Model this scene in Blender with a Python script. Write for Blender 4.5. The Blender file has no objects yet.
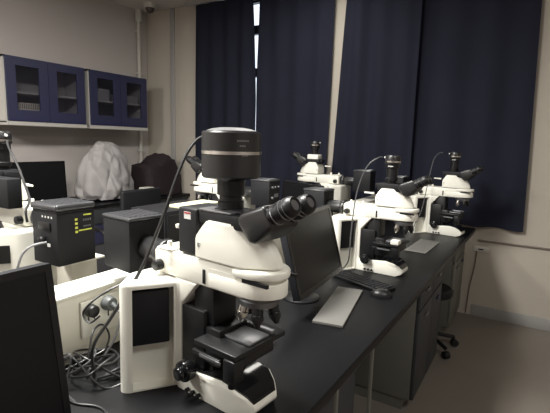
import bpy, bmesh, math, random
from mathutils import Vector, Matrix, noise
random.seed(7)
C = bpy.context.scene
COL = C.collection
PI = math.pi

# ---------------------------------------------------------------- camera
cam_d = bpy.data.cameras.new('camera'); cam = bpy.data.objects.new('camera', cam_d); COL.objects.link(cam)
cam_d.sensor_fit = 'HORIZONTAL'; cam_d.sensor_width = 36.0; cam_d.lens = 36 * 430 / 550; cam_d.clip_start = .02
R3 = Matrix(((0.8547874, -0.1007486, 0.5091053), (0.5182920, 0.1152855, -0.8473976), (0.0266817, 0.9882099, 0.1507618)))
cam.matrix_world = Matrix.Translation((0, 0, 1.47)) @ R3.to_4x4()
C.camera = cam
# ---------------------------------------------------------------- world and exposure
w = bpy.data.worlds.new('world'); C.world = w; w.use_nodes = True
w.node_tree.nodes['Background'].inputs[0].default_value = (.80, .88, 1, 1)
w.node_tree.nodes['Background'].inputs[1].default_value = 1.6
C.view_settings.view_transform = 'Standard'; C.view_settings.look = 'None'
C.view_settings.gamma = 1; C.view_settings.use_curve_mapping = False
C.view_settings.exposure = 0.0
# ceiling fluorescent panels of the room (x, y, size x, size y, watts)
LAMPS = [(-1.5, .75, .55, 1.15, 140), (-1.75, 3.0, .55, 1.15, 10), (-3.0, -1.0, .55, 1.15, 150), (1.0, .6, .55, 1.15, 26)]
LAMP_COL = (1.0, .985, .93)
for i, (x, y, sx, sy, p) in enumerate(LAMPS):
    ld = bpy.data.lights.new('ceiling_lamp_light', 'AREA'); ld.shape = 'RECTANGLE'; ld.size = sx * .9; ld.size_y = sy * .9
    ld.energy = p; ld.color = LAMP_COL
    lo = bpy.data.objects.new('ceiling_lamp_light', ld); lo.location = (x, y, 2.93); COL.objects.link(lo)

# ---------------------------------------------------------------- materials
MATS = {}
def mat(name, col, rough=.5, metal=0.0, spec=.5, bump=0, bscale=60, var=0.0, vscale=8, coat=0, emit=None, trans=0, alpha=1):
    if name in MATS: return MATS[name]
    m = bpy.data.materials.new(name); m.use_nodes = True; nt = m.node_tree; b = nt.nodes['Principled BSDF']
    b.inputs['Base Color'].default_value = (*col, 1); b.inputs['Roughness'].default_value = rough
    b.inputs['Metallic'].default_value = metal; b.inputs['Specular IOR Level'].default_value = spec
    b.inputs['Coat Weight'].default_value = coat; b.inputs['Transmission Weight'].default_value = trans
    if emit: b.inputs['Emission Color'].default_value = (*emit[:3], 1); b.inputs['Emission Strength'].default_value = emit[3]
    tc = nt.nodes.new('ShaderNodeTexCoord')
    n = nt.nodes.new('ShaderNodeTexNoise'); n.inputs['Scale'].default_value = vscale; n.inputs['Detail'].default_value = 5
    nt.links.new(tc.outputs['Object'], n.inputs['Vector'])
    mx = nt.nodes.new('ShaderNodeMix'); mx.data_type = 'RGBA'
    v = max(var, .03)
    mx.inputs[6].default_value = (*[c * (1 - v) for c in col], 1); mx.inputs[7].default_value = (*[min(1, c * (1 + v)) for c in col], 1)
    nt.links.new(n.outputs['Fac'], mx.inputs[0]); nt.links.new(mx.outputs[2], b.inputs['Base Color'])
    if bump:
        n2 = nt.nodes.new('ShaderNodeTexNoise'); n2.inputs['Scale'].default_value = bscale; n2.inputs['Detail'].default_value = 3
        nt.links.new(tc.outputs['Object'], n2.inputs['Vector'])
        bp = nt.nodes.new('ShaderNodeBump'); bp.inputs['Strength'].default_value = bump; bp.inputs['Distance'].default_value = .01
        nt.links.new(n2.outputs['Fac'], bp.inputs['Height']); nt.links.new(bp.outputs['Normal'], b.inputs['Normal'])
    MATS[name] = m; return m
wall_m = mat('wall_paint', (.47, .43, .41), .85, bump=.1, bscale=40, var=.04, vscale=1.2)
wallb_m = mat('window_wall_paint', (.43, .39, .335), .85, bump=.1, bscale=40, var=.05, vscale=1.2)
ceil_m = mat('ceiling_paint', (.50, .47, .45), .9)
floor_m = mat('floor_vinyl', (.20, .175, .15), .45, var=.12, vscale=3, bump=.03)
trimw_m = mat('trim_white', (.5, .48, .44), .6)
rail_m = mat('rail_grey', (.3, .29, .28), .5)
curt_m = mat('curtain_navy', (.014, .0155, .027), .85, spec=.15, bump=.15, bscale=300, var=.12, vscale=3)
frame_m = mat('window_frame', (.03, .03, .035), .5)
top_m = mat('bench_resin', (.008, .008, .009), .40, spec=.14, bump=.04, bscale=250, var=.25, vscale=50)
white_m = mat('enamel_white', (.80, .785, .71), .35, spec=.5, var=.03)
cream_m = mat('cream_panel', (.70, .67, .58), .5, var=.04)
black_m = mat('black_plastic', (.008, .008, .009), .38, spec=.4, bump=.05, bscale=200)
blackm_m = mat('black_matte', (.012, .012, .014), .55, spec=.25, bump=.1, bscale=300)
gloss_m = mat('black_gloss', (.008, .008, .009), .12, spec=.6)
bmetal_m = mat('black_anodised', (.013, .013, .014), .34, metal=.0, spec=.6)
silver_m = mat('silver', (.62, .60, .56), .25, metal=1)
dsilver_m = mat('grey_metal', (.22, .22, .23), .35, metal=.7)
glass_m = mat('lens_glass', (.02, .02, .04), .05, spec=.9)
screen_m = mat('screen_black', (.006, .006, .007), .36, spec=.32)
bezel_m = mat('bezel_black', (.006, .006, .007), .25)
mback_m = mat('monitor_back', (.011, .012, .016), .6, spec=.3)
cable_m = mat('cable_black', (.016, .016, .017), .4, spec=.6)
cableg_m = mat('cable_grey', (.07, .07, .075), .3, spec=.7)
yellow_m = mat('label_yellow', (.75, .78, .12), .6)
labelw_m = mat('label_white', (.7, .7, .68), .6)
labelr_m = mat('label_red', (.45, .05, .05), .6)
blue_m = mat('cabinet_blue', (.026, .028, .068), .45, var=.06)
cabg_m = mat('cabinet_grey', (.46, .44, .41), .5)
cabgr_m = mat('cabinet_grey_green', (.125, .125, .108), .5, var=.06)
dark_m = mat('cabinet_dark', (.03, .032, .036), .6)
cloth_m = mat('dust_cloth', (.33, .31, .31), .75, bump=.15, bscale=14, var=.08, vscale=4)
maroon_m = mat('maroon_cloth', (.016, .008, .010), .85, bump=.2, bscale=30, var=.3, vscale=4)
paper_m = mat('paper_grey', (.16, .155, .145), .7, var=.04)
ink_m = mat('ink', (.06, .06, .06), .7)
manila_m = mat('manila_paper', (.75, .72, .50), .7)
plug_m = mat('plug_grey', (.12, .13, .13), .45)
pane_m = mat('window_glass', (1, 1, 1), .02, trans=1)
cglass_m = bpy.data.materials.new('cabinet_glass'); cglass_m.use_nodes = True
_n = cglass_m.node_tree; _b = _n.nodes['Principled BSDF']; _o = _n.nodes['Material Output']
_b.inputs['Base Color'].default_value = (.02, .02, .03, 1); _b.inputs['Roughness'].default_value = .15
_t = _n.nodes.new('ShaderNodeBsdfTransparent'); _t.inputs[0].default_value = (.92, .92, .95, 1)
_m = _n.nodes.new('ShaderNodeMixShader'); _m.inputs[0].default_value = .22
_n.links.new(_t.outputs[0], _m.inputs[1]); _n.links.new(_b.outputs[0], _m.inputs[2]); _n.links.new(_m.outputs[0], _o.inputs[0])

# ---------------------------------------------------------------- mesh helpers
def new(): return bmesh.new()
def box(bm, x0, x1, y0, y1, z0, z1, bev=0, seg=2, M=None):
    t = bmesh.new(); bmesh.ops.create_cube(t, size=1)
    for v in t.verts: v.co = Vector((x0 + (v.co.x + .5) * (x1 - x0), y0 + (v.co.y + .5) * (y1 - y0), z0 + (v.co.z + .5) * (z1 - z0)))
    if bev: bmesh.ops.bevel(t, geom=t.edges[:], offset=bev, segments=seg, affect='EDGES', profile=.5)
    merge(bm, t, M)
def merge(bm, t, M=None):
    if M is not None: t.transform(M)
    me = bpy.data.meshes.new('t'); t.to_mesh(me); t.free(); bm.from_mesh(me); bpy.data.meshes.remove(me)
def prism(bm, pts, a0, a1, axis='z', bev=0, seg=2, M=None, top=None):
    # pts polygon; axis is the extrusion direction. 'z': (x,y); 'y': (x,z); 'x': (y,z). top = other polygon at a1
    def P(p, a):
        return Vector((p[0], p[1], a)) if axis == 'z' else Vector((p[0], a, p[1])) if axis == 'y' else Vector((a, p[0], p[1]))
    t = bmesh.new(); top = top or pts
    lo = [t.verts.new(P(p, a0)) for p in pts]; hi = [t.verts.new(P(p, a1)) for p in top]
    n = len(pts); t.faces.new(lo); t.faces.new(hi)
    for i in range(n): t.faces.new((lo[i], lo[(i + 1) % n], hi[(i + 1) % n], hi[i]))
    bmesh.ops.recalc_face_normals(t, faces=t.faces[:])
    if bev: bmesh.ops.bevel(t, geom=t.edges[:], offset=bev, segments=seg, affect='EDGES', profile=.5, clamp_overlap=True)
    merge(bm, t, M)
def cyl(bm, p0, p1, r0, r1=None, n=28, bev=0, seg=2):
    p0, p1 = Vector(p0), Vector(p1); d = p1 - p0; L = d.length; r1 = r0 if r1 is None else r1
    t = bmesh.new(); bmesh.ops.create_cone(t, cap_ends=True, segments=n, radius1=r0, radius2=r1, depth=L)
    if bev:
        es = [e for e in t.edges if len(e.link_faces) == 2 and any(len(f.verts) > 4 for f in e.link_faces)]
        bmesh.ops.bevel(t, geom=es, offset=bev, segments=seg, affect='EDGES', profile=.5)
    q = Vector((0, 0, 1)).rotation_difference(d.normalized())
    merge(bm, t, Matrix.Translation((p0 + p1) / 2) @ q.to_matrix().to_4x4())
def lathe(bm, prof, o=(0, 0, 0), n=36, d=(0, 0, 1)):
    t = bmesh.new(); rings = []
    for r, z in prof:
        rings.append([t.verts.new((r * math.cos(2 * PI * i / n), r * math.sin(2 * PI * i / n), z)) for i in range(n)] if r > 1e-6 else [t.verts.new((0, 0, z))])
    for a, b in zip(rings, rings[1:]):
        for i in range(n):
            j = (i + 1) % n
            if len(a) == 1 and len(b) == 1: continue
            if len(a) == 1: t.faces.new((a[0], b[i], b[j]))
            elif len(b) == 1: t.faces.new((a[i], a[j], b[0]))
            else: t.faces.new((a[i], a[j], b[j], b[i]))
    bmesh.ops.recalc_face_normals(t, faces=t.faces[:])
    q = Vector((0, 0, 1)).rotation_difference(Vector(d).normalized())
    merge(bm, t, Matrix.Translation(Vector(o)) @ q.to_matrix().to_4x4())
def smooth_path(pts, k=8):
    P = [Vector(p) for p in pts]; P = [P[0] * 2 - P[1]] + P + [P[-1] * 2 - P[-2]]; out = []
    for i in range(1, len(P) - 2):
        a, b, c, d = P[i - 1:i + 3]
        for s in range(k):
            t = s / k
            out.append(.5 * ((2 * b) + (c - a) * t + (2 * a - 5 * b + 4 * c - d) * t * t + (3 * b - a - 3 * c + d) * t ** 3))
    out.append(P[-2]); return out
def tube(bm, pts, r, n=10, k=8):
    P = smooth_path(pts, k) if k > 1 else [Vector(p) for p in pts]
    t = bmesh.new(); rings = []; T = (P[1] - P[0]).normalized(); N = T.orthogonal().normalized()
    for i, p in enumerate(P):
        T2 = (P[min(i + 1, len(P) - 1)] - P[max(i - 1, 0)]).normalized()
        N = (N - T2 * N.dot(T2)).normalized(); B = T2.cross(N)
        rings.append([t.verts.new(p + r * (math.cos(2 * PI * j / n) * N + math.sin(2 * PI * j / n) * B)) for j in range(n)])
    for a, b in zip(rings, rings[1:]):
        for j in range(n): t.faces.new((a[j], a[(j + 1) % n], b[(j + 1) % n], b[j]))
    t.faces.new(rings[0][::-1]); t.faces.new(rings[-1])
    merge(bm, t)
def finish(name, bm, angle=35):
    me = bpy.data.meshes.new(name); bmesh.ops.remove_doubles(bm, verts=bm.verts[:], dist=1e-6)
    bm.to_mesh(me); bm.free()
    for p in me.polygons: p.use_smooth = True
    me.set_sharp_from_angle(angle=math.radians(angle)); return me
def obj(name, bm, m, parent=None, angle=35, label=None):
    me = finish(name, bm, angle); me.materials.append(m)
    o = bpy.data.objects.new(name, me); COL.objects.link(o)
    if parent: o.parent = parent
    if label: o['label'] = label
    return o
def tag(o, label, cat, group=None):
    o['label'] = label; o['category'] = cat
    if group: o['group'] = group
    return o
def thing(name, label, cat, loc=(0, 0, 0), rz=0, group=None):
    o = bpy.data.objects.new(name, None); COL.objects.link(o); o.location = loc; o.rotation_euler = (0, 0, rz)
    o.empty_display_size = .05; return tag(o, label, cat, group)
def struct(name, bm, m, parent=None):
    o = obj(name, bm, m, parent)
    if not parent: o['kind'] = 'structure'
    return o
def B(name, m, parent, *a, **k):
    bm = new(); box(bm, *a, **k); return obj(name, bm, m, parent)

# ---------------------------------------------------------------- room shell
XL, XR, YF, YB, ZC = -4.36, 2.6, -2.6, 4.0, 3.0
b = new(); box(b, XL - .1, XR + .1, YF - .1, YB + .3, -.1, 0); struct('floor', b, floor_m)
b = new(); box(b, XL - .1, XR + .1, YF - .1, YB + .3, ZC, ZC + .1); struct('ceiling', b, ceil_m)
b = new(); box(b, XL - .1, XL, YF, YB + .3, 0, ZC); struct('wall_left', b, wall_m)
b = new(); box(b, XR, XR + .1, YF, YB + .3, 0, ZC); struct('wall_right', b, wall_m)
b = new(); box(b, XL, XR, YF - .1, YF, 0, ZC); struct('wall_front', b, wall_m)
# window wall with two openings
WIN = [(-3.35, -2.0, .95, 2.96), (-1.45, -.25, .95, 2.96)]
b = new()
xs = [XL, WIN[0][0], WIN[0][1], WIN[1][0], WIN[1][1], XR]
for i in (0, 2, 4): box(b, xs[i], xs[i + 1], YB, YB + .2, 0, ZC)
for w_ in WIN: box(b, w_[0], w_[1], YB, YB + .2, 0, w_[2]); box(b, w_[0], w_[1], YB, YB + .2, w_[3], ZC)
struct('wall_back', b, wallb_m)
for n_, (x0, x1, z0, z1) in enumerate(WIN):
    b = new(); y0, y1 = YB + .08, YB + .14
    box(b, x0, x1, y0, y1, z0, z0 + .06); box(b, x0, x1, y0, y1, z1 - .02, z1)
    box(b, x0, x0 + .05, y0, y1, z0, z1); box(b, x1 - .05, x1, y0, y1, z0, z1)
    for z in (2.21, 2.66): box(b, x0, x1, y0, y1, z - .045, z + .045)
    for x in ((x0 + x1) / 2 + .3,): box(b, x - .03, x + .03, y0, y1, z0, z1)
    f = struct('window_%d' % (n_ + 1), b, frame_m)
    f['kind'] = 'structure'
    obj('window_pane', (lambda q: (box(q, x0 + .04, x1 - .04, YB + .105, YB + .113, z0 + .05, z1 - .05), q)[1])(new()), pane_m, f)
# light pilaster between the curtains, box column beside the corner, conduit and ledge trim
b = new(); box(b, -1.79, -1.62, YB - .05, YB, 0, ZC); struct('trim_1', b, wallb_m)
b = new(); box(b, -3.93, -3.86, YB - .03, YB, 0, ZC, .004); struct('trim_2', b, rail_m)
b = new(); box(b, -3.86, -3.50, YB - .015, YB, 0, ZC, .003); struct('trim_3', b, wallb_m)
b = new(); cyl(b, (XL + .04, 3.84, 0.8), (XL + .04, 3.84, ZC), .022)
for z in (1.3, 2.25, 2.75): box(b, XL, XL + .07, 3.81, 3.87, z - .012, z + .012, .003)
cyl(b, (XL + .045, 3.84, 2.86), (XL + .045, 3.84, ZC), .04)
struct('trim_4', b, trimw_m)
b = new(); box(b, -.36, XR, YB - .018, YB, .670, .683, .003); struct('trim_5', b, mat('trim_brown', (.16, .13, .11), .6))
b = new(); box(b, -.36, XR, YB - .012, YB, 0, .10, .003); struct('baseboard_back', b, rail_m)
b = new(); box(b, XL, XL + .012, YF, YB, 0, .10, .003); struct('baseboard_left', b, rail_m)
# ceiling fixtures
for i, (x, y, sx, sy, p) in enumerate(LAMPS):
    t = thing('ceiling_lamp', ['rectangular fluorescent ceiling lamp over the microscope bench, nearest the camera',
        'rectangular fluorescent ceiling lamp over the window end of the bench', 'rectangular fluorescent ceiling lamp over the left aisle behind the camera',
        'rectangular fluorescent ceiling lamp over the right aisle'][i], 'ceiling lamp', (x, y, 2.94))
    B('housing', trimw_m, t, -sx / 2, sx / 2, -sy / 2, sy / 2, .01, .06, .008)
    B('diffuser', mat('diffuser', (.8, .8, .78), .5, emit=(1, .96, .88, 4.0)), t, -sx / 2 + .02, sx / 2 - .02, -sy / 2 + .02, sy / 2 - .02, .0, .0095)
# dome camera on the ceiling
t = thing('dome_camera', 'small white ceiling dome camera with dark lens beside the room corner', 'security camera', (-3.99, 3.72, 3.0))
b = new(); lathe(b, [(0, 0), (.068, 0), (.068, -.03), (.055, -.055), (0, -.055)]); obj('mount', b, trimw_m, t)
b = new(); lathe(b, [(.05, -.053), (.048, -.075), (.035, -.098), (.015, -.108), (0, -.11)]); obj('lens_dome', b, mat('dome_dark', (.05, .035, .035), .2), t)

# ---------------------------------------------------------------- curtains
def curtain(name, label, xa, xb, ztop, zbot, y=3.91, wav=.11, amp=.035, seed=0, edge=None):
    b = new(); n = int((xb - xa) / .012); rows = 26; g = []
    for r in range(rows + 1):
        t = r / rows; z = ztop + (zbot - ztop) * t; row = []
        for i in range(n + 1):
            s = i / n; x = xa + (xb - xa) * s
            if edge: x += edge(s, t)
            ph = x / wav * 2 * PI + 1.6 * noise.noise(Vector((x * 1.4, seed, 0)))
            a = min(1, s * 7, (1 - s) * 7) * amp * (.55 + .45 * t) * (.75 + .5 * noise.noise(Vector((x * 2.3, seed + 3, t))))
            yy = y + a * math.sin(ph) + .012 * noise.noise(Vector((x * 5, z * 1.2, seed)))
            row.append(b.verts.new((x, yy, z + (.006 * math.sin(ph) if r == rows else 0))))
        g.append(row)
    for r in range(rows):
        for i in range(n): b.faces.new((g[r][i], g[r][i + 1], g[r + 1][i + 1], g[r + 1][i]))
    bmesh.ops.solidify(b, geom=b.faces[:], thickness=.004)
    return tag(obj(name, b, curt_m, None, 60), label, 'curtain', 'navy curtains on the window wall')
curtain('curtain', 'navy curtain nearest the room corner, left of the bright daylight slit', -3.470, -2.685, 2.96, .62, seed=1, wav=.21, amp=.028, edge=lambda s, t: s * (.062 * min(1, t / .45) ** .8))
curtain('curtain', 'wide navy curtain between the daylight slit and the pale wall strip', -2.598, -1.80, 2.96, .62, seed=2, wav=.23, amp=.028, edge=lambda s, t: (1 - s) * (-.020 * min(1, t / .38)) + s * .05 * (1 - t * .6))
curtain('curtain', 'navy curtain just right of the pale wall strip, behind the middle microscope', -1.68, -.97, 2.96, .80, y=3.885, seed=3, wav=.24, amp=.028, edge=lambda s, t: (1 - s) * (.06 - .1 * t) + s * 0.02)
curtain('curtain', 'rightmost navy curtain, its edge against the bare beige wall', -1.00, -.055, 2.96, .80, y=3.955, seed=4, wav=.30, amp=.020, edge=lambda s, t: s * (-.04 + .06 * t))
t = thing('curtain_rail', 'grey curtain rail running along the top of the window wall', 'curtain rail', (0, 3.91, 2.975))
b = new(); box(b, -3.60, .02, -.02, .02, -.012, .025, .003); obj('rail', b, rail_m, t)
for x in (-3.61, .02): B('end_cap', rail_m, t, x, x + .012, -.025, .025, -.015, .025, .002)

# ---------------------------------------------------------------- left wall: upper cabinets
def upper_cabinet(label, y0, y1, gl, k):
    x0, x1, z0, z1 = XL + .001, -4.03, 1.57, 2.15
    t = thing('wall_cabinet', label, 'cabinet', (XL, (y0 + y1) / 2, z0), 0, 'blue doored wall cabinets')
    b = new(); oy = (y0 + y1) / 2; H = z1 - z0; w2 = (y1 - y0) / 2; d = x1 - XL
    box(b, .001, d, -w2, -w2 + .02, 0, H); box(b, .001, d, w2 - .02, w2, 0, H)
    box(b, .001, d, -w2, w2, H - .02, H); box(b, .001, d + .018, -w2, w2, -.022, .012); box(b, .001, .015, -w2, w2, 0, H)
    obj('carcass', b, cabg_m, t)
    B('shelf', cabg_m, t, .016, d - .03, -w2 + .021, w2 - .021, .265, .283)
    for s in (-1, 1):
        a0, a1 = (-w2 + .012, -.002) if s < 0 else (.002, w2 - .012)
        b = new(); fw, X0, X1 = .085, d + .001, d + .02; zt, zb = H - .004, .016
        box(b, X0, X1, a0, a0 + fw, zb, zt); box(b, X0, X1, a1 - fw, a1, zb, zt)
        box(b, X0, X1, a0 + fw, a1 - fw, zt - .075, zt); box(b, X0, X1, a0 + fw, a1 - fw, zb, zb + .10)
        dr = obj('door', b, blue_m, t)
        B('glass', cglass_m, dr, X0 + .006, X0 + .010, a0 + fw, a1 - fw, zb + .10, zt - .075)
        B('door_edge', mat('blue_dark', (.02, .02, .07), .5), dr, X1, X1 + .003, a0 + .01, a1 - .01, zb + .002, zb + .020)
    return t
upper_cabinet('blue two-door wall cabinet nearest the camera, boxes behind its left glass', 2.07, 2.86, 1, 0)
upper_cabinet('blue two-door wall cabinet at the room corner with near-empty glass doors', 2.90, 3.68, 0, 1)
t = thing('storage_box', 'striped beige box behind the leftmost cabinet glass', 'box', (-4.21, 2.36, 1.582)); B('carton', mat('carton', (.75, .68, .55), .7), t, -.1, .1, -.12, .12, .0, .175, .004)
for k in range(14): B('stripe', ink_m, t, .1005, .1015, -.115 + k * .017, -.109 + k * .017, .12, .17) if k < 14 else None
B('logo', labelr_m, t, .1005, .102, .02, .04, .06, .075)
tag(B('storage_box', mat('carton_grey', (.35, .34, .33), .7), None, -4.3, -4.1, 2.55, 2.76, 1.585, 1.68, .004), 'low grey box behind the second cabinet glass', 'box')
for (ya, yb, h_) in ((2.97, 3.2, .12), (3.33, 3.6, .08)):
    tag(B('storage_box', mat('carton_grey', (.35, .34, .33), .7), None, -4.3, -4.08, ya, yb, 1.855, 1.855 + h_, .004),
        'pale box on the %s' % ('shelf behind the left glass of the corner cabinet' if ya < 3 else 'shelf behind the right glass of the corner cabinet'), 'box')

# left wall counter and its base cabinets
CX = -3.62
b = new(); box(b, XL + .001, CX, -.6, 3.98, .77, .80, .004); tag(obj('countertop', b, top_m), 'long black countertop along the left wall carrying the covered microscope', 'countertop')
n_ = 0
cl = ['blue base cabinet at the camera end of the left wall counter', 'second blue base cabinet under the left wall counter', 'third blue base cabinet under the left wall counter',
      'blue base cabinet visible between the two black lamp housings', 'blue base cabinet under the covered microscope, toward the window', 'blue base cabinet in the corner under the left wall counter']
for k in range(6):
    y0 = -.6 + k * .76; t = thing('base_cabinet', cl[k], 'cabinet', (CX - .03, y0, 0), 0, 'blue base cabinets under the left wall counter')
    b = new(); box(b, XL - CX + .035, 0, .004, .752, .08, .765); box(b, XL - CX + .05, -.05, .01, .745, 0, .08); obj('body', b, cabg_m, t)
    for s in (0, 1):
        d = B('door', blue_m, t, .001, .019, .012 + s * .37, .372 + s * .37, .10, .60, .003)
        B('handle', silver_m, d, .020, .034, .18 + s * .37, .22 + s * .37 + .02, .55, .562, .002)
    dr = B('drawer', dark_m, t, .001, .019, .012, .742, .612, .755, .003)
    B('handle', silver_m, dr, .020, .034, .32, .44, .68, .692, .002)

# ---------------------------------------------------------------- island bench
T = .80
def bx(y): return -.425 + .017 * (y - .9)          # the bench runs very slightly askew
b = new(); prism(b, [(-2.30, -.35), (bx(-.35), -.35), (bx(3.86), 3.86), (-2.25, 3.86)], .765, T, 'z', .003)
tag(obj('worktop', b, top_m), 'long black resin island worktop under the row of white microscopes', 'worktop')
t = thing('socket_riser', 'white raised socket riser running down the middle of the bench', 'riser', (-1.12, 0, T))
b = new(); box(b, -.105, 0, -.3, 3.82, .001, .200, .004); obj('body', b, cream_m, t)
B('top_panel', white_m, t, -.111, .006, -.305, 3.825, .2005, .211, .003)
for y in (.815, 2.1, 3.4):
    s = B('socket_plate', white_m, t, .001, .011, y - .068, y + .068, .065, .180, .004)
    for dy in (-.035, .035):
        B('slot', black_m, s, .0112, .0122, y + dy - .012, y + dy - .008, .11, .13); B('slot', black_m, s, .0112, .0122, y + dy + .008, y + dy + .012, .11, .13)
# base structure, right side of the island
t = thing('bench_frame', 'pale steel legs and rails carrying the island worktop', 'bench frame', (-.45, 0, 0))
for y in (.15, 1.10, 1.425):
    B('post', cabgr_m, t, .010, 0.022, y - .006, y + .006, 0, .764, .002)
B('rail', dark_m, t, -.05, -.005, -.25, 2.26, .70, .764, .003)
B('back_panel', dark_m, t, -.72, -.70, -.25, 3.9, .03, .764)
b = new(); box(b, -.62, -.036, 1.115, 1.41, .05, .69); obj('keyhole_panel', b, dark_m, t).name = 'knee_panel'
def base_unit(label, y0, y1, m, side, open_=False, nd=2):
    t = thing('base_cabinet', label, 'cabinet', (-.45, y0, 0), 0, 'grey base cabinets of the island bench'); L = y1 - y0
    b = new(); box(b, -.60, -.02, .0, L, .07, .762, .002); box(b, -.58, -.06, .01, L - .01, 0, .07); obj('body', b, side, t)
    w = L / nd
    for k in range(nd):
        d = B('door', m, t, -.019, 0, k * w + .004, (k + 1) * w - .004, .075, .58, .003)
        B('handle', blue_m if k else dsilver_m, d, .001, .013, (k + .5) * w - .03, (k + .5) * w + .03, .52, .535, .002)
        d = B('drawer', m, t, -.019, 0, k * w + .004, (k + 1) * w - .004, .592, .755, .003)
        B('handle', dsilver_m, d, .001, .013, (k + .5) * w - .03, (k + .5) * w + .03, .67, .682, .002)
base_unit('grey base cabinet with dark doors below the middle microscope', 2.27, 2.92, dark_m, cabgr_m)
base_unit('pale base cabinet at the window end of the bench', 3.42, 3.93, cabgr_m, cabgr_m)
# left flank of the island (seen only from the other aisle)
t = thing('bench_frame', 'pale steel legs along the far side of the island worktop', 'bench frame', (-2.24, 0, 0))
for y in (.1, 1.1, 1.425, 2.3, 3.0, 3.7): B('post', cabgr_m, t, 0, .035, y - .012, y + .012, 0, .764, .003)
B('rail', dark_m, t, .005, .05, -.25, 3.9, .70, .764, .003)
# stool in the knee space
t = thing('swivel_stool', 'black stool on casters tucked under the bench by the aisle', 'stool', (-.56, 3.17, 0))
b = new(); lathe(b, [(0, .40), (.14, .40), (.15, .415), (.15, .445), (.13, .46), (0, .46)]); obj('seat', b, blackm_m, t)
b = new(); cyl(b, (0, 0, .08), (0, 0, .40), .022); obj('gas_lift', b, bmetal_m, t)
for k in range(5):
    a = 2 * PI * k / 5 + .55; ca, sa = math.cos(a), math.sin(a)
    b = new(); tube(b, [(0, 0, .1), (.10 * ca, .10 * sa, .09), (.20 * ca, .20 * sa, .07)], .014); lg = obj('leg', b, blackm_m, t)
    b = new(); cyl(b, (.205 * ca - .02 * sa, .205 * sa + .02 * ca, .027), (.205 * ca + .02 * sa, .205 * sa - .02 * ca, .027), .027, bev=.004); obj('caster', b, black_m, lg)

# ---------------------------------------------------------------- microscopes
# local frame: +x towards the user, +y to the user's right, z up from the worktop
MC = {}
def stand_mesh():
    b = new()
    wing = [(-.195, -.062), (-.210, -.068), (-.277, -.186), (-.300, -.192), (-.365, -.115), (-.365, .115), (-.300, .192), (-.277, .186), (-.210, .068), (-.195, .062)]
    t = bmesh.new(); lo = [t.verts.new((x, y, 0)) for x, y in wing]; hi = [t.verts.new((x * .98 - .005, y * .98, .311)) for x, y in wing]
    n = len(wing); t.faces.new(lo); t.faces.new(hi)
    sides = [t.faces.new((lo[i], lo[(i + 1) % n], hi[(i + 1) % n], hi[i])) for i in range(n)]
    bmesh.ops.recalc_face_normals(t, faces=t.faces[:])
    es = [e for e in t.edges if all(v in hi for v in e.verts)] + [e for e in t.edges if any(v in lo for v in e.verts) and any(v in hi for v in e.verts) and e.verts[0].co.x < -.25]
    bmesh.ops.bevel(t, geom=es, offset=.012, segments=4, affect='EDGES', profile=.5)
    t.faces.ensure_lookup_table()
    big = [f for f in t.faces if f.normal.x > .5 and abs(f.normal.z) < .3 and f.calc_area() > .01 and abs(f.calc_center_median().y) > .09]
    for s in (-1, 1):
        fs = [f for f in big if f.is_valid and f.calc_center_median().y * s > 0]
        if not fs: continue
        nrm = fs[0].normal.copy(); nrm.z = 0; nrm.normalize()
        bmesh.ops.inset_region(t, faces=fs, thickness=.008, depth=0)
        r = bmesh.ops.extrude_face_region(t, geom=fs)
        vs = [g for g in r['geom'] if isinstance(g, bmesh.types.BMVert)]
        for v in vs: v.co -= nrm * .040
        bmesh.ops.delete(t, geom=[f for f in fs if f.is_valid], context='FACES_ONLY')
    merge(b, t)
    # column with the brace running into the arm
    prism(b, [(-.225, .001), (-.194, .001), (-.194, .245), (-.132, .315), (-.225, .315)], -.062, .062, 'y', .006)
    # foot side shells
    foot = [(-.20, 0), (.030, 0), (.058, .010), (.067, .024), (.064, .036), (.047, .056), (.017, .073), (-.03, .080), (-.17, .066), (-.20, .066)]
    prism(b, foot, -.074, .074, 'y', .004)
    for v in b.verts:
        if v.co.x > .015 and v.co.z < .1: v.co.y *= 1 - .38 * min(1, (v.co.x - .015) / .05) ** 1.5
    return finish('stand', b)
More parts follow.
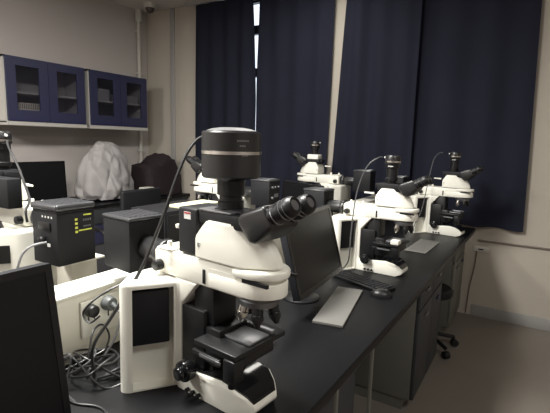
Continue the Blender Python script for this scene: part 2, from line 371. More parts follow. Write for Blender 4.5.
def build_meshes():
    MC['stand'] = (stand_mesh(), white_m)
    b = new()
    foot = [(-.168, .067), (-.03, .0806), (.017, .0736), (.046, .0575), (.060, .041), (.0625, .042), (.049, .061), (.019, .0775), (-.03, .0845), (-.168, .071)]
    prism(b, foot, -.066, .066, 'y', 0)
    for v in b.verts:
        if v.co.x > .015: v.co.y *= 1 - .38 * min(1, (v.co.x - .015) / .05) ** 1.5
    MC['foot_cover'] = (finish('foot_cover', b), gloss_m)
    b = new()   # black recess panels, upper half of the side recesses
    for s in (-1, 1):
        b = new()
        p0, p1 = Vector((-.2705, s * .1735)), Vector((-.2180, s * .0815))
        d = (p1 - p0).normalized(); nn = Vector((d.y, -d.x)) * (-s if True else 1)
        if nn.x < 0: nn = -nn
        q = [p0 - nn * .038, p1 - nn * .038, p1 - nn * .012, p0 - nn * .012]
        prism(b, [tuple(v) for v in q], .128, .284, 'z', .003)
        MC['side_panel', s] = (finish('side_panel', b), blackm_m)
    b = new()   # illuminator arm and turret housing
    prism(b, [(-.312, .288), (-.312, .352), (-.304, .358), (.03, .358), (.03, .288)], -.060, .060, 'y', .004)
    box(b, -.30, -.235, -.061, .061, .3585, .3625, .001)
    t = [(.035 - .0, -.062)] ; import math as _m
    arc = [(.035 + .076 * math.cos(a), .064 * math.sin(a)) for a in [PI * (-.5 + i / 16) for i in range(17)]]
    prism(b, [(-.085, -.064)] + arc + [(-.085, .064)], .292, .330, 'z', .004)
    arc2 = [(.035 + .082 * math.cos(a), .067 * math.sin(a)) for a in [PI * (-.5 + i / 16) for i in range(17)]]
    prism(b, [(.0, -.067)] + arc2 + [(.0, .067)], .340, .360, 'z', .006)
    prism(b, [(-.085, -.062)] + [(x * .93, y * .93) for x, y in arc] + [(-.085, .062)], .328, .342, 'z')
    MC['arm'] = (finish('arm', b), white_m)
    for s in (-1, 1):
        b = new(); box(b, -.108, -.100, s * .0612 - .002, s * .0612 + .002, .296, .334, .001)
        MC['filter_slot', s] = (finish('filter_slot', b), black_m)
        b = new(); box(b, .030, .108, s * .058 - .004, s * .058 + .004, .3305, .3395)
        MC['turret_slot', s] = (finish('turret_slot', b), black_m)
    for x in (-.275, -.20):
        b = new(); cyl(b, (x, -.035, .358), (x, -.035, .378), .009, .007, 14, .002); MC['adjust_screw', x] = (finish('adjust_screw', b), white_m)
    for s in (-1, 1):
        b = new(); cyl(b, (-.285, s * .058, .312), (-.285, s * .082, .312), .016, bev=.003); MC['aperture_knob', s] = (finish('aperture_knob', b), black_m)
    # head
    b = new()
    t = bmesh.new()
    lowp = [(-.135, -.066), (.018, -.066), (.098, -.018), (.104, 0), (.098, .018), (.018, .066), (-.135, .066)]
    midp = [(-.135, -.066), (.008, -.066), (.092, -.018), (.100, 0), (.092, .018), (.008, .066), (-.135, .066)]
    hip = [(-.100, -.058), (-.020, -.055), (.028, -.020), (.030, 0), (.028, .020), (-.020, .055), (-.100, .058)]
    m2 = [(-.135, -.066), (-.008, -.064), (.070, -.018), (.074, 0), (.070, .018), (-.008, .064), (-.135, .066)]
    m3 = [(-.118, -.062), (-.016, -.058), (.045, -.019), (.048, 0), (.045, .019), (-.016, .058), (-.118, .062)]
    lv = [(lowp, .362), (midp, .385), (m2, .418), (m3, .442), (hip, .464)]
    R_ = [[t.verts.new((x, y, z)) for x, y in p] for p, z in lv]
    for A_, B_ in zip(R_, R_[1:]):
        for i in range(7): t.faces.new((A_[i], A_[(i + 1) % 7], B_[(i + 1) % 7], B_[i]))
    t.faces.new(R_[0]); t.faces.new(R_[-1]); bmesh.ops.recalc_face_normals(t, faces=t.faces[:])
    bmesh.ops.bevel(t, geom=t.edges[:], offset=.004, segments=2, affect='EDGES', clamp_overlap=True)
    merge(b, t); MC['head'] = (finish('head', b, 50), white_m)
    b = new()
    for s in (-1, 1):
        y = s * .0668
        for (x, z, w_, h_) in ((-.122, .402, .010, .0018), (-.122, .394, .0018, .009), (-.122, .396, .007, .0018), (-.122, .3935, .006, .0018)):
            box(b, x, x + w_, y - .0006, y + .0006, z, z + h_)
    MC['emblem'] = (finish('emblem', b), dsilver_m)
    b = new(); box(b, -.212, -.136, -.056, .056, .362, .488, .006, 3); box(b, -.15, .040, -.050, .050, .45, .486, .005); box(b, -.10, .0, -.03, .03, .484, .495, .004)
    MC['intermediate_tube'] = (finish('intermediate_tube', b), blackm_m)
    b = new(); box(b, -.135, -.02, -.052, .0, .4865, .4915, .0015); MC['tube_plate'] = (finish('tube_plate', b), dsilver_m)
    b = new(); box(b, -.228, -.2125, -.054, -.040, .425, .437, .003); MC['lever'] = (finish('lever', b), white_m)
    b = new(); box(b, -.115, .040, -.050, .050, .45, .492, .005); box(b, -.135, -.11, -.030, .030, .462, .488, .004); MC['low_tube'] = (finish('intermediate_tube', b), blackm_m)
    b = new(); cyl(b, (-.19, -.045, .430), (-.15, -.045, .430), .005, n=12); box(b, -.152, -.132, -.052, -.038, .424, .436, .002); MC['side_lever'] = (finish('lever', b), white_m)
    # binocular body
    b = new()
    Mb = Matrix.Translation((.045, 0, .468)) @ Matrix.Rotation(math.radians(-30), 4, 'Y')
    pr = [(-.022, -.036), (.0, -.046), (.065, -.031), (.068, .027), (-.01, .040), (-.034, .030)]
    prism(b, pr, -.058, .058, 'y', .012, 4, Mb)
    MC['binocular_tube'] = (finish('binocular_tube', b, 50), bmetal_m)
    for s in (-1, 1):
        b = new(); o = Mb @ Vector((.060, s * .031, -.002)); d = Mb.to_3x3() @ Vector((1, 0, 0))
        lathe(b, [(0, 0), (.0255, 0), (.0255, .012), (.0235, .014), (.0235, .022), (.026, .024), (.026, .036), (.0225, .040), (.0225, .048), (.0245, .050), (.0245, .060), (.021, .068), (.0185, .072), (.016, .072), (.013, .068), (0, .068)], o, 28, d)
        MC['eyepiece', s] = (finish('eyepiece', b, 25), black_m)
        b = new(); lathe(b, [(0, .0695), (.0128, .0690)], o, 24, d)
        for z in (.0125, .0375, .0492): lathe(b, [(.0240, z), (.0262 if z < .03 else .0255, z + .0004), (.0240, z + .0016)], o, 28, d)
        MC['lens', s] = (finish('lens', b), dsilver_m)
    # lamp house and connector
    b = new(); cyl(b, (-.455, .015, .318), (-.313, .0, .320), .040, .036, 30, .004); cyl(b, (-.350, .004, .320), (-.326, .002, .320), .046, n=30, bev=.004)
    MC['lamp_connector'] = (finish('lamp_connector', b), bmetal_m)
    b = new(); box(b, -.600, -.452, -.052, .082, .244, .408, .004); MC['lamp_house'] = (finish('lamp_house', b), blackm_m)
    b = new(); box(b, -.603, -.449, -.055, .085, .4085, .420, .005)
    for k in range(7): box(b, -.588, -.464, -.040 + k * .018, -.033 + k * .018, .420, .4225, .001)
    MC['vent_lid'] = (finish('vent_lid', b), mat('lid_grey', (.045, .046, .05), .28, spec=.7))
    b = new(); box(b, -.595, -.445, -.040, .108, .187, .372, .004); box(b, -.592, -.448, -.037, .105, .371, .380); MC['tall_lamp'] = (finish('lamp_house', b), blackm_m)
    b = new(); box(b, -.599, -.441, -.044, .112, .3805, .405, .009, 3)
    for k in range(7): box(b, -.575, -.465, -.022 + k * .018, -.015 + k * .018, .405, .4065, .0006)
    MC['vent_lid_tall'] = (finish('vent_lid', b), mat('lid_grey', (.045, .046, .05), .28, spec=.7))
    # nosepiece, objectives
    b = new(); lathe(b, [(0, .290), (.045, .290), (.056, .280), (.050, .264), (.02, .256), (0, .256)], (.035, 0, 0)); MC['nosepiece'] = (finish('nosepiece', b), dsilver_m)
    for k in range(5):
        a = 2 * PI * k / 5 + .3; o = Vector((.035 + .036 * math.cos(a), .036 * math.sin(a), .268)); d = Vector((.25 * math.cos(a), .25 * math.sin(a), -1))
        b = new(); lathe(b, [(0, 0), (.014, 0), (.014, .022), (.0155, .024), (.0155, .034), (.009, .046), (.006, .052), (0, .052)], o, 20, d); MC['objective', k] = (finish('objective', b), silver_m if k % 2 else black_m)
    # focus block, stage
    b = new(); box(b, -.193, -.105, -.060, .060, .0665, .245, .004); box(b, -.16, -.085, -.045, .045, .068, .312, .005); box(b, -.11, -.05, -.055, .055, .10, .205, .006); MC['focus_block'] = (finish('focus_block', b), black_m)
    b = new(); box(b, -.100, .048, -.100, .100, .172, .186, .003); box(b, -.080, .040, -.060, .06, .140, .1715, .004); box(b, -.100, .0, -.106, -.094, .150, .162, .002)
    box(b, .008, .048, -.104, -.065, .112, .1715, .006); MC['stage'] = (finish('stage', b), black_m)
    b = new(); box(b, -.070, .006, -.1085, -.1065, .1515, .160, .0005); MC['scale_bar'] = (finish('scale_bar', b), dsilver_m)
    b = new(); box(b, -.06, .040, -.040, .040, .1865, .193, .002); box(b, -.08, .04, .05, .065, .1865, .198, .002); MC['specimen_holder'] = (finish('specimen_holder', b), dsilver_m)
    b = new(); cyl(b, (.025, -.085, .092), (.025, -.085, .1115), .011, n=20, bev=.002); MC['stage_control'] = (finish('stage_control', b), black_m)
    for s in (-1, 1):
        b = new(); cyl(b, (-.144, s * .0745, .078), (-.144, s * .104, .078), .029, n=32, bev=.005); cyl(b, (-.144, s * .104, .078), (-.144, s * .120, .078), .018, n=28, bev=.004)
        MC['focus_knob', s] = (finish('focus_knob', b), gloss_m)
    for k in range(3):
        b = new(); cyl(b, (-.150 + k * .022, -.074, .014), (-.150 + k * .022, -.085, .014), .006, n=14, bev=.0015)
        MC['foot_button', k] = (finish('foot_button', b), black_m)
    # small camera
    b = new(); lathe(b, [(0, .495), (.030, .495), (.030, .505), (.036, .508), (.036, .522), (.031, .525), (.031, .575), (.037, .578), (.037, .600), (0, .600)], (-.05, 0, 0)); MC['camera_mount'] = (finish('camera_mount', b), black_m)
    b = new(); lathe(b, [(0, .600), (.041, .600), (.043, .603), (.043, .643), (.039, .649), (0, .649)], (-.05, 0, 0)); MC['camera_body'] = (finish('camera_body', b), bmetal_m)
    b = new(); lathe(b, [(.0425, .610), (.0437, .610), (.0437, .6185), (.0425, .6185)], (-.05, 0, 0)); MC['camera_band'] = (finish('camera_band', b), silver_m)
    b = new()
    for k in range(5): box(b, -.062 + k * .006, -.058 + k * .006, -.0385, -.0365, .586, .591)
    cyl(b, (-.100, 0, .635), (-.092, 0, .635), .006, n=12); MC['camera_marks'] = (finish('camera_marks', b), labelw_m)
    # big camera
    cx = -.068
    b = new(); lathe(b, [(0, .495), (.034, .495), (.034, .512), (.030, .515), (.030, .528), (.036, .530), (.036, .566), (.044, .574), (0, .574)], (cx, 0, 0)); MC['big_mount'] = (finish('camera_mount', b), black_m)
    r = .0755
    b = new(); lathe(b, [(0, .574), (r - .004, .574), (r, .578), (r, .632), (r - .001, .633), (r - .001, .642), (r, .643), (r, .686), (r - .003, .690), (0, .690)], (cx, 0, 0), 64)
    box(b, cx - .084, cx - .04, -.012, .045, .655, .688, .004); MC['big_body'] = (finish('camera_body', b), bmetal_m)
    b = new(); lathe(b, [(r - .002, .6335), (r + .0008, .6335), (r + .0008, .6415), (r - .002, .6415)], (cx, 0, 0), 64); MC['big_band'] = (finish('camera_band', b), silver_m)
    b = new(); lathe(b, [(0, .7005), (.030, .6995), (.050, .6965), (.064, .6915), (.064, .6902), (0, .6902)], (cx, 0, 0), 64); MC['big_lid'] = (finish('camera_lid', b), mat('lid_grey2', (.12, .12, .125), .4))
    b = new()
    for k, (a, z, L) in enumerate(((-35, .667, 6), (-30, .655, 3), (-25, .632, 3))):
        for i in range(L):
            aa = math.radians(a + i * 4); box(b, -.0012, .0012, -.0018, .0018, -.002, .002, M=Matrix.Translation((cx + (r + .0004) * math.cos(aa), (r + .0004) * math.sin(aa), z)) @ Matrix.Rotation(aa, 4, 'Z'))
    MC['big_marks'] = (finish('camera_marks', b), dsilver_m)
    b = new(); cyl(b, (cx - .098, .005, .678), (cx - .084, .005, .678), .007, n=14); MC['big_plug'] = (finish('cable_plug', b), labelw_m)
    b = new(); box(b, -.186, -.160, -.0572, -.0562, .458, .477, 0); MC['sticker'] = (finish('sticker', b), labelw_m)
    b = new(); box(b, -.185, -.161, -.0577, -.0573, .472, .4765, 0); MC['sticker_band'] = (finish('sticker_band', b), labelr_m)
build_meshes()
def part(key, parent, name=None, label=None):
    me, m = MC[key]
    if not me.materials: me.materials.append(m)
    nm = name or (key if isinstance(key, str) else key[0])
    o = bpy.data.objects.new(nm, me); COL.objects.link(o); o.parent = parent
    if label: o['label'] = label
    return o
def microscope(label, x, y, yaw, cam='small', z=T, sc=1.0, lamp='lamp_house', tube='low'):
    t = thing('microscope', label, 'microscope', (x, y, z + .0005), yaw, 'white microscopes on the island bench')
    t.scale = (sc, sc, sc)
    st = part('stand', t); part('foot_cover', t); [part(('side_panel', s), st) for s in (-1, 1)]
    for k in range(3): part(('foot_button', k), st)
    n0 = len(t.children); up = []
    def U(o): up.append(o); return o
    arm = U(part('arm', t))
    for s in (-1, 1): part(('filter_slot', s), arm); part(('turret_slot', s), arm); part(('aperture_knob', s), arm)
    for x in (-.275, -.20): part(('adjust_screw', x), arm)
    hd = U(part('head', t)); part('emblem', hd)
    if tube == 'tall': it = U(part('intermediate_tube', t)); part('tube_plate', it); part('lever', it)
    else:
        it = U(part('low_tube', t, 'intermediate_tube')); part('side_lever', it, 'lever'); hd.scale = (.86, 1, 1)
    U(part('binocular_tube', t))
    for s in (-1, 1):
        e = U(part(('eyepiece', s), t)); part(('lens', s), e)
        part(('focus_knob', s), t)
    U(part('lamp_connector', t)); lh = U(part(lamp, t, 'lamp_house')); part('vent_lid' if lamp == 'lamp_house' else 'vent_lid_tall', lh, 'vent_lid')
    ns = U(part('nosepiece', t))
    for k in range(5): part(('objective', k), ns)
    part('focus_block', t); sg = part('stage', t); part('scale_bar', sg); part('specimen_holder', sg); part('stage_control', sg)
    if cam == 'small':
        U(part('camera_mount', t)); cb = U(part('camera_body', t)); part('camera_band', cb); part('camera_marks', cb)
    else:
        U(part('big_mount', t, 'camera_mount')); cb = U(part('big_body', t, 'camera_body')); part('big_band', cb, 'camera_band'); part('big_lid', cb, 'camera_lid')
        part('big_marks', cb, 'camera_marks'); part('big_plug', cb, 'cable_plug')
        part('sticker', it); part('sticker_band', it)
    for o in up: o.location.z = .028
    return t
a7 = math.radians(-7)
m1 = microscope('large white microscope in the foreground with a fat black drum camera on top', -.576, .845, a7, 'big', sc=.96, tube='tall')
m2 = microscope('white microscope in the middle of the right row, small black camera and thin cable', -.582, 2.2, math.radians(-4), sc=.905)
m3 = microscope('white microscope at the window end of the right row, behind the middle one', -.475, 3.45, math.radians(-8), sc=.92)
mA = microscope('white microscope cut off by the left edge of the photo, facing left', -1.975, .96, PI, lamp='tall_lamp')
mB = microscope('white microscope facing left, partly hidden behind the foreground drum camera', -1.98, 2.35, PI, sc=.95)
mC = microscope('white microscope facing left before the curtains, beside the pale wall strip', -1.75, 3.50, PI)
# yellow printing on the tall lamp house of the left microscope: its +x world side is local -x
lh = [o for o in mA.children if o.name.startswith('lamp_house')][0]
b = new(); X0, X1 = -.5960, -.5952
for (ya, yb, za, zb) in ((-.026, .006, .357, .362), (-.026, .026, .302, .307)): B('yellow_line', yellow_m, lh, X0, X1, ya, yb, za, zb)
for k in range(4): box(b, X0, X1, .030, .040, .297 + k * .015, .305 + k * .015)
obj('yellow_printing', b, yellow_m, lh, label='yellow lettering')
b = new()
for k in range(4):
    box(b, X0, X1, -.024 + k * .009, -.019 + k * .009, .337, .345); box(b, X0, X1, -.022 + k * .008, -.017 + k * .008, .315, .321)
obj('grey_printing', b, dsilver_m, lh)
b = new()
for k in range(4): box(b, -.570 + k * .018, -.563 + k * .018, .1082, .1090, .355, .362)
obj('white_printing', b, labelw_m, lh)
b = new(); box(b, -.56, -.49, .1082, .114, .310, .340, .002); cyl(b, (-.515, .108, .275), (-.515, .126, .275), .014, n=20, bev=.003); obj('socket', b, black_m, lh)
B('rating_label', labelw_m, lh, -.552, -.535, .1082, .110, .253, .265)
B('control_box', blackm_m, mA, -.325, -.06, .070, .125, .392, .505, .006)
b = new(); prism(b, [(-.300, .1935), (-.345, .139), (-.349, .142), (-.304, .197)], .195, .262, 'z'); obj('side_slot', b, black_m, mA)
B('camera_port', white_m, mC, -.100, .005, -.045, .045, .490, .560, .008)
lb = [o for o in mB.children if o.name.startswith('lamp_house')][0]
for (y, z) in ((-.025, .37), (.015, .37), (.05, .37), (.05, .30)):
    b = new(); cyl(b, (-.600, y, z), (-.612, y, z), .009, n=16, bev=.002); obj('dial', b, dsilver_m, lb)
B('rating_label', dsilver_m, lb, -.6010, -.6002, -.035, .02, .30, .325)
B('specimen_box', white_m, m2, .0, .045, -.095, -.045, .1875, .212, .003)
# small cream box and adapter on the far half of the bench
t = thing('junction_box', 'small cream box with a white lid under the tall black lamp housing', 'box', (-1.50, 1.0, T))
B('body', cream_m, t, -.05, .05, -.055, .055, .001, .190, .004); B('lid', white_m, t, -.06, .06, -.065, .085, .1905, .199, .002)
t = thing('power_adapter', 'small black adapter beyond the white riser, right of the cream box', 'adapter', (-1.42, 1.14, T))
B('body', black_m, t, -.04, .04, -.05, .05, .001, .12, .006); B('label', dsilver_m, t, .0405, .0412, -.03, .03, .03, .08)

# ---------------------------------------------------------------- monitors
def monitor(label, x, y, rz, w, h, zc, tilt=0, z=T, name='monitor', stand=True, mb=None):
    # screen faces local +x
    t = thing(name, label, 'monitor', (x, y, z + .0005), rz)
    M = Matrix.Translation((0, 0, zc)) @ Matrix.Rotation(math.radians(-tilt), 4, 'Y')
    b = new(); box(b, -.030, 0, -w / 2, w / 2, -h / 2, h / 2, .004, M=M); box(b, -.055, -.028, -w * .3, w * .3, -h * .32, h * .3, .008, M=M); obj('casing', b, mb or mback_m, t)
    b = new(); e = .016
    box(b, 0.0003, .003, -w / 2 + .001, w / 2 - .001, h / 2 - e, h / 2 - .001, M=M); box(b, .0003, .003, -w / 2 + .001, w / 2 - .001, -h / 2 + .001, -h / 2 + e + .006, M=M)
    box(b, .0003, .003, -w / 2 + .001, -w / 2 + e, -h / 2 + e + .006, h / 2 - e, M=M); box(b, .0003, .003, w / 2 - e, w / 2 - .001, -h / 2 + e + .006, h / 2 - e, M=M); obj('bezel', b, bezel_m, t)
    b = new(); box(b, .0003, .0012, -w / 2 + e, w / 2 - e, -h / 2 + e + .006, h / 2 - e, M=M); obj('screen', b, screen_m, t)
    b = new(); cyl(b, M @ Vector((.0032, w / 2 - .05, -h / 2 + .010)), M @ Vector((.0042, w / 2 - .05, -h / 2 + .010)), .004, n=12); obj('power_button', b, dsilver_m, t)
    b = new(); prism(b, [(-.075, .012), (-.045, .012), (-.040, zc), (-.062, zc)], -.035, .035, 'y', .004); obj('neck', b, black_m, t)
    b = new(); lathe(b, [(0, 0), (.08, 0), (.08, .006), (.07, .012), (0, .014)], (-.06, 0, 0)); obj('foot', b, black_m, t)
    return t
monitor('black monitor standing right beside the foreground microscope, screen to the aisle', -.755, 1.60, math.radians(3), .47, .315, .232, 15)
monitor('black monitor cut off by the lower left corner of the photo', -.83, .25, math.radians(0), .52, .36, .225, 8)
monitor('wide black monitor on the left wall counter, left of the covered microscope', -3.98, 2.26, math.radians(-2), .62, .37, .235, 3, .80)
monitor('dark monitor seen from behind, between the middle microscope and the pale wall strip', -1.47, 2.80, PI + math.radians(65), .46, .32, .21, 3, T)

# keyboard and mouse
t = thing('keyboard', 'black keyboard lying between the black monitor and the middle microscope', 'keyboard', (-.665, 1.945, T), math.radians(68))
b = new(); box(b, -.055, .055, -.16, .16, .001, .016, .005); obj('case', b, black_m, t)
b = new()
for r in range(5):
    for k in range(14): box(b, -.046 + r * .019, -.030 + r * .019, -.150 + k * .0215, -.132 + k * .0215, .0165, .021, .002)
obj('keys', b, blackm_m, t)
t = thing('computer_mouse', 'black mouse lying beside the keyboard at the bench edge', 'mouse', (-.53, 1.815, T), .3)
b = new(); lathe(b, [(0, .034), (.012, .033), (.024, .026), (.031, .014), (.032, .001), (0, .001)]); bmesh.ops.scale(b, vec=(1.5, 1, 1), verts=b.verts[:]); obj('shell', b, black_m, t)
b = new(); cyl(b, (.02, -.004, .031), (.02, .004, .031), .006, n=14); obj('scroll_wheel', b, dsilver_m, t)
def sheet(label, x, y, rz, w, l, lines, h=.004, name='paper_sheet', cat='paper'):
    t = thing(name, label, cat, (x, y, T), rz)
    B('page', paper_m, t, -w / 2, w / 2, -l / 2, l / 2, .001, h, .001)
    if lines:
        b = new()
        for k in range(lines):
            yy = l / 2 - .02 - k * (l - .04) / lines
            box(b, -w / 2 + .015, w / 2 - .015 - (.03 * random.random()), yy - .003, yy, h + .0002, h + .0006)
        obj('printed_lines', b, ink_m, t)
sheet('pale plain notebook on the worktop in front of the black monitor', -.635, 1.60, math.radians(10), .115, .42, 0, .012, 'notebook', 'notebook')
sheet('printed pale card lying beside the middle microscope toward the window', -.592, 2.92, math.radians(-2), .135, .40, 9)
# small white box beyond the foreground stage
t = thing('slide_box', 'small white box on the worktop behind the foreground microscope stage', 'box', (-.735, 1.105, T), math.radians(78))
B('body', white_m, t, -.065, .065, -.035, .035, .001, .036, .003); B('lid', mat('grey_lid', (.35, .35, .33), .5), t, -.066, .066, -.036, .036, .0365, .046, .003)
B('label', labelw_m, t, -.03, .03, -.0358, -.0352, .010, .028)

# ---------------------------------------------------------------- things on the left counter
def drape(name, label, cat, o, hfun, rx, ry, mt, fold=.03, seed=0, n=72, rings=30):
    b = new(); g = []
    for i in range(rings + 1):
        row = []
        for j in range(n):
            a = 2 * PI * j / n; p = hfun(i / rings, a)
            f = fold * (i / rings) ** .7
            r = 1 + f * 2.2 * noise.noise(Vector((math.cos(a) * 2.4 + seed, math.sin(a) * 2.4, i / rings * 1.1))) * 1.6 + f * 1.3 * abs(noise.noise(Vector((math.cos(a) * 5 + seed, math.sin(a) * 5 + i / rings * 2.5, i / rings * 3))))
            if fold > .1:
                q = Vector((p[0] * 1.5, p[1] * 1.5, p[2] * 2.6)) + Vector((seed, 0, 0)); dd = noise.voronoi(q)[0]; d2 = noise.voronoi(q * 2.1 + Vector((4, 2, 1)))[0]
                r = 1 - .34 * (.45 - min(.7, dd[1] - dd[0])) * min(1, i / 8) - .03 * (.4 - min(.6, d2[1] - d2[0])) - .22 * max(0, .22 - abs(noise.noise(Vector((p[1] * 1.6 + p[2] * 1.9, p[0] * 1.2, seed + .7))))) + .10 * noise.noise(Vector((math.cos(a) * 1.5, math.sin(a) * 1.5, p[2] * 3)))
            row.append(b.verts.new((o[0] + p[0] * rx * r, o[1] + p[1] * ry * r, max(o[2], o[2] + p[2] + .02 * noise.noise(Vector((p[0] * 6, p[1] * 6, p[2] * 6 + seed)))))))
        g.append(row)
    for i in range(rings):
        for j in range(n): b.faces.new((g[i][j], g[i][(j + 1) % n], g[i + 1][(j + 1) % n], g[i + 1][j]))
    b.faces.new(g[0]); bmesh.ops.recalc_face_normals(b, faces=b.faces[:]); 
    bmesh.ops.solidify(b, geom=b.faces[:], thickness=.003)
    return tag(obj(name, b, mt, None, 45), label, cat)
def hood(t, a):
    # t 0 = crown, 1 = hem
    prof = [(0, .61), (.16, .61), (.34, .585), (.60, .50), (.80, .40), (.92, .28), (.97, .16), (.93, .06), (.86, .02)]
    q = t * (len(prof) - 1); i = min(int(q), len(prof) - 2); f = q - i
    r = prof[i][0] * (1 - f) + prof[i + 1][0] * f; z = prof[i][1] * (1 - f) + prof[i + 1][1] * f
    return (r * math.cos(a) , r * math.sin(a) + .12 * (z - .3), z)
drape('dust_cover', 'crumpled pale grey dust cover over a microscope on the left counter', 'dust cover', (-3.93, 2.99, .803), hood, .27, .34, cloth_m, .17, 3, 150, 70)
def humped(t, a):
    c, s = math.cos(a), math.sin(a); e = .38
    X = math.copysign(abs(c) ** e, c); Y_ = math.copysign(abs(s) ** e, s)
    top = .36 + .12 * math.exp(-((Y_ * min(1, t * 2.2) - .18) / .32) ** 2) - (.13 * max(0, Y_ - .3) / .7)
    if t < .35: k = t / .35; return (X * k, Y_ * k, .36 + .12 * math.exp(-((Y_ * k - .18) / .32) ** 2) - .13 * max(0, Y_ * k - .3) / .7 - .02 * k ** 3)
    k = (t - .35) / .65; return (X * (1 + .05 * k), Y_ * (1 + .02 * k), (top - .02) * (1 - k) + .006 * k)
drape('equipment_cover', 'dark maroon cloth cover with a humped top on the corner counter', 'cover', (-3.90, 3.70, .803), humped, .19, .27, maroon_m, .02, 8)
t = thing('instrument_stand', 'small white metal stand between the dust cover and maroon cover', 'stand', (-3.70, 3.36, .80), 0)
b = new(); box(b, -.05, .05, -.065, .065, .105, .12, .003); obj('shelf', b, white_m, t)
for x in (-.045, .045):
    for y in (-.06, .06): B('leg', white_m, t, x - .006, x + .006, y - .006, y + .006, .001, .1045, .001)
t = thing('office_chair', 'black office chair standing in the left aisle below the dust cover', 'chair', (-3.08, 2.56, 0), 0)
b = new(); box(b, -.22, .20, -.22, .22, .45, .52, .025, 3); obj('seat', b, blackm_m, t)
b = new(); box(b, .17, .215, -.215, .215, .66, 1.03, .02, 3); obj('backrest', b, blackm_m, t)
b = new(); tube(b, [(.0, 0, .44), (.15, 0, .43), (.235, 0, .50), (.235, 0, .68), (.215, 0, .80)], .018); obj('back_support', b, black_m, t)
for sgn in (-1, 1):
    b = new(); tube(b, [(.05, sgn * .22, .46), (.05, sgn * .27, .50), (.05, sgn * .27, .64), (-.02, sgn * .27, .69), (-.14, sgn * .27, .69)], .015); obj('armrest', b, black_m, t)
b = new(); cyl(b, (0, 0, .08), (0, 0, .45), .025); obj('gas_lift', b, bmetal_m, t)
for k in range(5):
    a = 2 * PI * k / 5 + .3; ca, sa = math.cos(a), math.sin(a)
    b = new(); tube(b, [(0, 0, .11), (.13 * ca, .13 * sa, .10), (.27 * ca, .27 * sa, .07)], .017); lg = obj('leg', b, black_m, t)
    b = new(); cyl(b, (.275 * ca - .02 * sa, .275 * sa + .02 * ca, .028), (.275 * ca + .02 * sa, .275 * sa - .02 * ca, .028), .028, bev=.004); obj('caster', b, black_m, lg)
# black boxes between the rows
t = thing('power_supply', 'black power supply box with pale papers on it, behind the drum camera microscope', 'power supply', (-1.62, 1.68, T), 0)
t.name = 'power_supply'
B('body', blackm_m, t, -.13, .11, -.20, .19, .002, .315, .005); B('front_bezel', black_m, t, .111, .118, -.19, .18, .02, .295, .003)
for k in range(6): B('vent_slat', dsilver_m, t, -.09, .09, -.2025, -.2003, .05 + k * .02, .056 + k * .02)
b = new(); cyl(b, (.05, -.200, .24), (.05, -.225, .24), .02, n=20, bev=.003); obj('dial', b, dsilver_m, t)
tag(B('paper_stack', manila_m, None, -1.60, -1.47, 1.60, 1.86, T + .3155, T + .331, .004), 'thin pale yellow papers lying on the black power supply box', 'papers')

# ---------------------------------------------------------------- cables
cablesil_m = mat('cable_silver', (.30, .30, .31), .3, spec=.7)
def cable(label, pts, r=.003, m=None, grp=None, name='cable', k=8):
    b = new(); tube(b, pts, r, 8, k); return tag(obj(name, b, m or cable_m), label, 'cable', grp)
cable('thick black cable arching from the drum camera down past the white rear housing', [(-.772, .906, 1.478), (-.79, .895, 1.466), (-.803, .87, 1.43), (-.81, .84, 1.37), (-.835, .80, 1.24), (-.868, .76, 1.12), (-.905, .70, 1.01), (-.935, .66, .93), (-.965, .68, .83), (-1.0, .70, .806)], .0046)
cable('thin black cable looping beside the white rear housing', [(-.90, .86, 1.088), (-.90, .74, 1.088), (-.925, .68, 1.065), (-.955, .655, 1.03), (-.955, .650, 1.01), (-.93, .65, 1.0), (-.905, .66, 1.02)], .0028)
cable('dark cable running from the far left microscope camera to its lamp housing', [(-1.872, .960, 1.440), (-1.845, .95, 1.418), (-1.80, .94, 1.385), (-1.745, .93, 1.345), (-1.649, .90, 1.279), (-1.57, .87, 1.235), (-1.535, .835, 1.20), (-1.53, .835, 1.16)], .0045)
cable('silver grey cable curving down from the socket of the left lamp housing', [(-1.43, .842, 1.10), (-1.44, .80, 1.095), (-1.465, .78, 1.07), (-1.48, .77, 1.03), (-1.50, .765, .96), (-1.51, .77, .87), (-1.51, .80, .807)], .0042, cablesil_m)
cable('thin grey cable hanging from the middle microscope camera', [(-.682, 2.207, 1.402), (-.70, 2.19, 1.398), (-.735, 2.14, 1.36), (-.757, 2.10, 1.28), (-.765, 2.06, 1.18), (-.755, 2.0, 1.02), (-.75, 1.975, .90), (-.79, 2.03, .84), (-.83, 2.09, .808)], .0035, cableg_m)
cable('thin grey cable hanging from the window end microscope camera', [(-.610, 3.457, 1.416), (-.635, 3.45, 1.412), (-.665, 3.42, 1.36), (-.68, 3.36, 1.20), (-.69, 3.26, 1.0), (-.72, 3.22, .90), (-.74, 3.18, .808)], .0035, cableg_m)
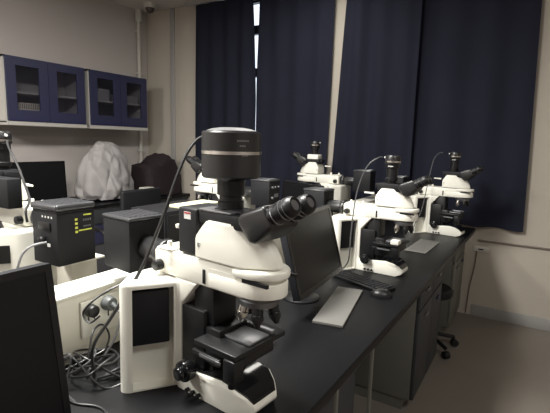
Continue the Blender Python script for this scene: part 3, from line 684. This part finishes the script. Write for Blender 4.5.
# plug in the riser socket
t = thing('power_plug', 'grey power plug in the nearest white riser socket', 'plug', (-1.108, .835, .955))
b = new(); cyl(b, (0, 0, 0), (.028, 0, 0), .024, .020, 24, .004); obj('body', b, plug_m, t)
b = new(); cyl(b, (.028, 0, 0), (.045, 0, -.006), .010, .006, 16); obj('strain_relief', b, plug_m, t)
t = thing('power_plug', 'black power plug beside the grey one in the riser socket', 'plug', (-1.108, .775, .95))
b = new(); cyl(b, (0, 0, 0), (.025, 0, 0), .020, .018, 24, .004); obj('body', b, black_m, t)
cable('grey cable dropping from the riser plug into the cable tangle', [(-1.065, .835, .948), (-1.04, .83, .93), (-1.025, .80, .88), (-1.03, .76, .83), (-1.04, .72, .806), (-1.01, .69, .804)], .0035, cableg_m)
G = 'tangled cables on the worktop left of the foreground microscope'
def loops(cx_, cy_, rx, ry, n, z0, ph, r, lab, tail0=None, tail1=None, m=None, lift=.03):
    pts = list(tail0 or [])
    for i in range(n):
        a = ph + i * 2 * PI / 9
        pts.append((cx_ + rx * math.cos(a) * (1 + .15 * math.sin(i * 1.7)), cy_ + ry * math.sin(a) * (1 + .12 * math.cos(i * 2.3)), z0 + lift * (.5 + .5 * math.sin(i * .9 + ph)) + .002 * i))
    pts += list(tail1 or []); return cable(lab, pts, r, m, G)
loops(-1.03, .735, .075, .055, 17, .806, .3, .0030, 'black cable coil lying closest to the white riser in the tangle', None, [(-.93, .74, .806), (-.87, .78, .804)])
loops(-1.00, .70, .065, .05, 14, .810, 1.9, .0030, 'black cable coil at the front of the tangle, tails running to the microscope', [(-1.09, .62, .806)], [(-.93, .68, .806), (-.90, .74, .805), (-.86, .80, .805)], None, .045)
loops(-1.04, .68, .055, .045, 13, .815, 3.1, .0028, 'tangled grey cable coiled among the black ones on the worktop', [(-1.10, .76, .805)], [(-1.0, .62, .806), (-.93, .60, .804)], cableg_m, .05)
cable('black cable loop standing up against the white riser face', [(-1.08, .80, .806), (-1.095, .83, .85), (-1.085, .80, .90), (-1.06, .75, .905), (-1.04, .72, .86), (-1.03, .70, .808)], .003, None)
cable('black cable lying across the worktop in front of the tangle', [(-.99, .60, .804), (-.93, .60, .804), (-.88, .62, .804), (-.845, .62, .804), (-.80, .60, .804), (-.76, .56, .804), (-.72, .5, .804)], .003, None)
for k in range(3):
    cable(['lowest of three black plug cords running into the foreground microscope rear', 'middle of three black plug cords running into the foreground microscope rear', 'topmost of three black plug cords running into the foreground microscope rear'][k], [(-.98 + .01 * k, .70 + .02 * k, .806 + .004 * k), (-.95, .73 + .02 * k, .815 + .008 * k), (-.925, .76 + .025 * k, .82 + .01 * k), (-.90, .80 + .03 * k, .82 + .01 * k)], .0038, None, 'cords entering the rear of the foreground microscope')
# wall socket strip and cord by the bench end
t = thing('wall_socket', 'small beige wall socket beside the far end of the bench', 'socket', (-.33, 3.999, .60))
B('plate', trimw_m, t, -.06, .06, -.012, -.001, -.022, .022, .003); B('slot', black_m, t, -.02, .02, -.0135, -.0122, -.006, .006)
cable('thin brown cord hanging down the wall by the bench end', [(-.36, 3.98, .58), (-.365, 3.98, .45), (-.39, 3.975, .25), (-.40, 3.97, .02)], .004, mat('cord_brown', (.10, .055, .04), .6))
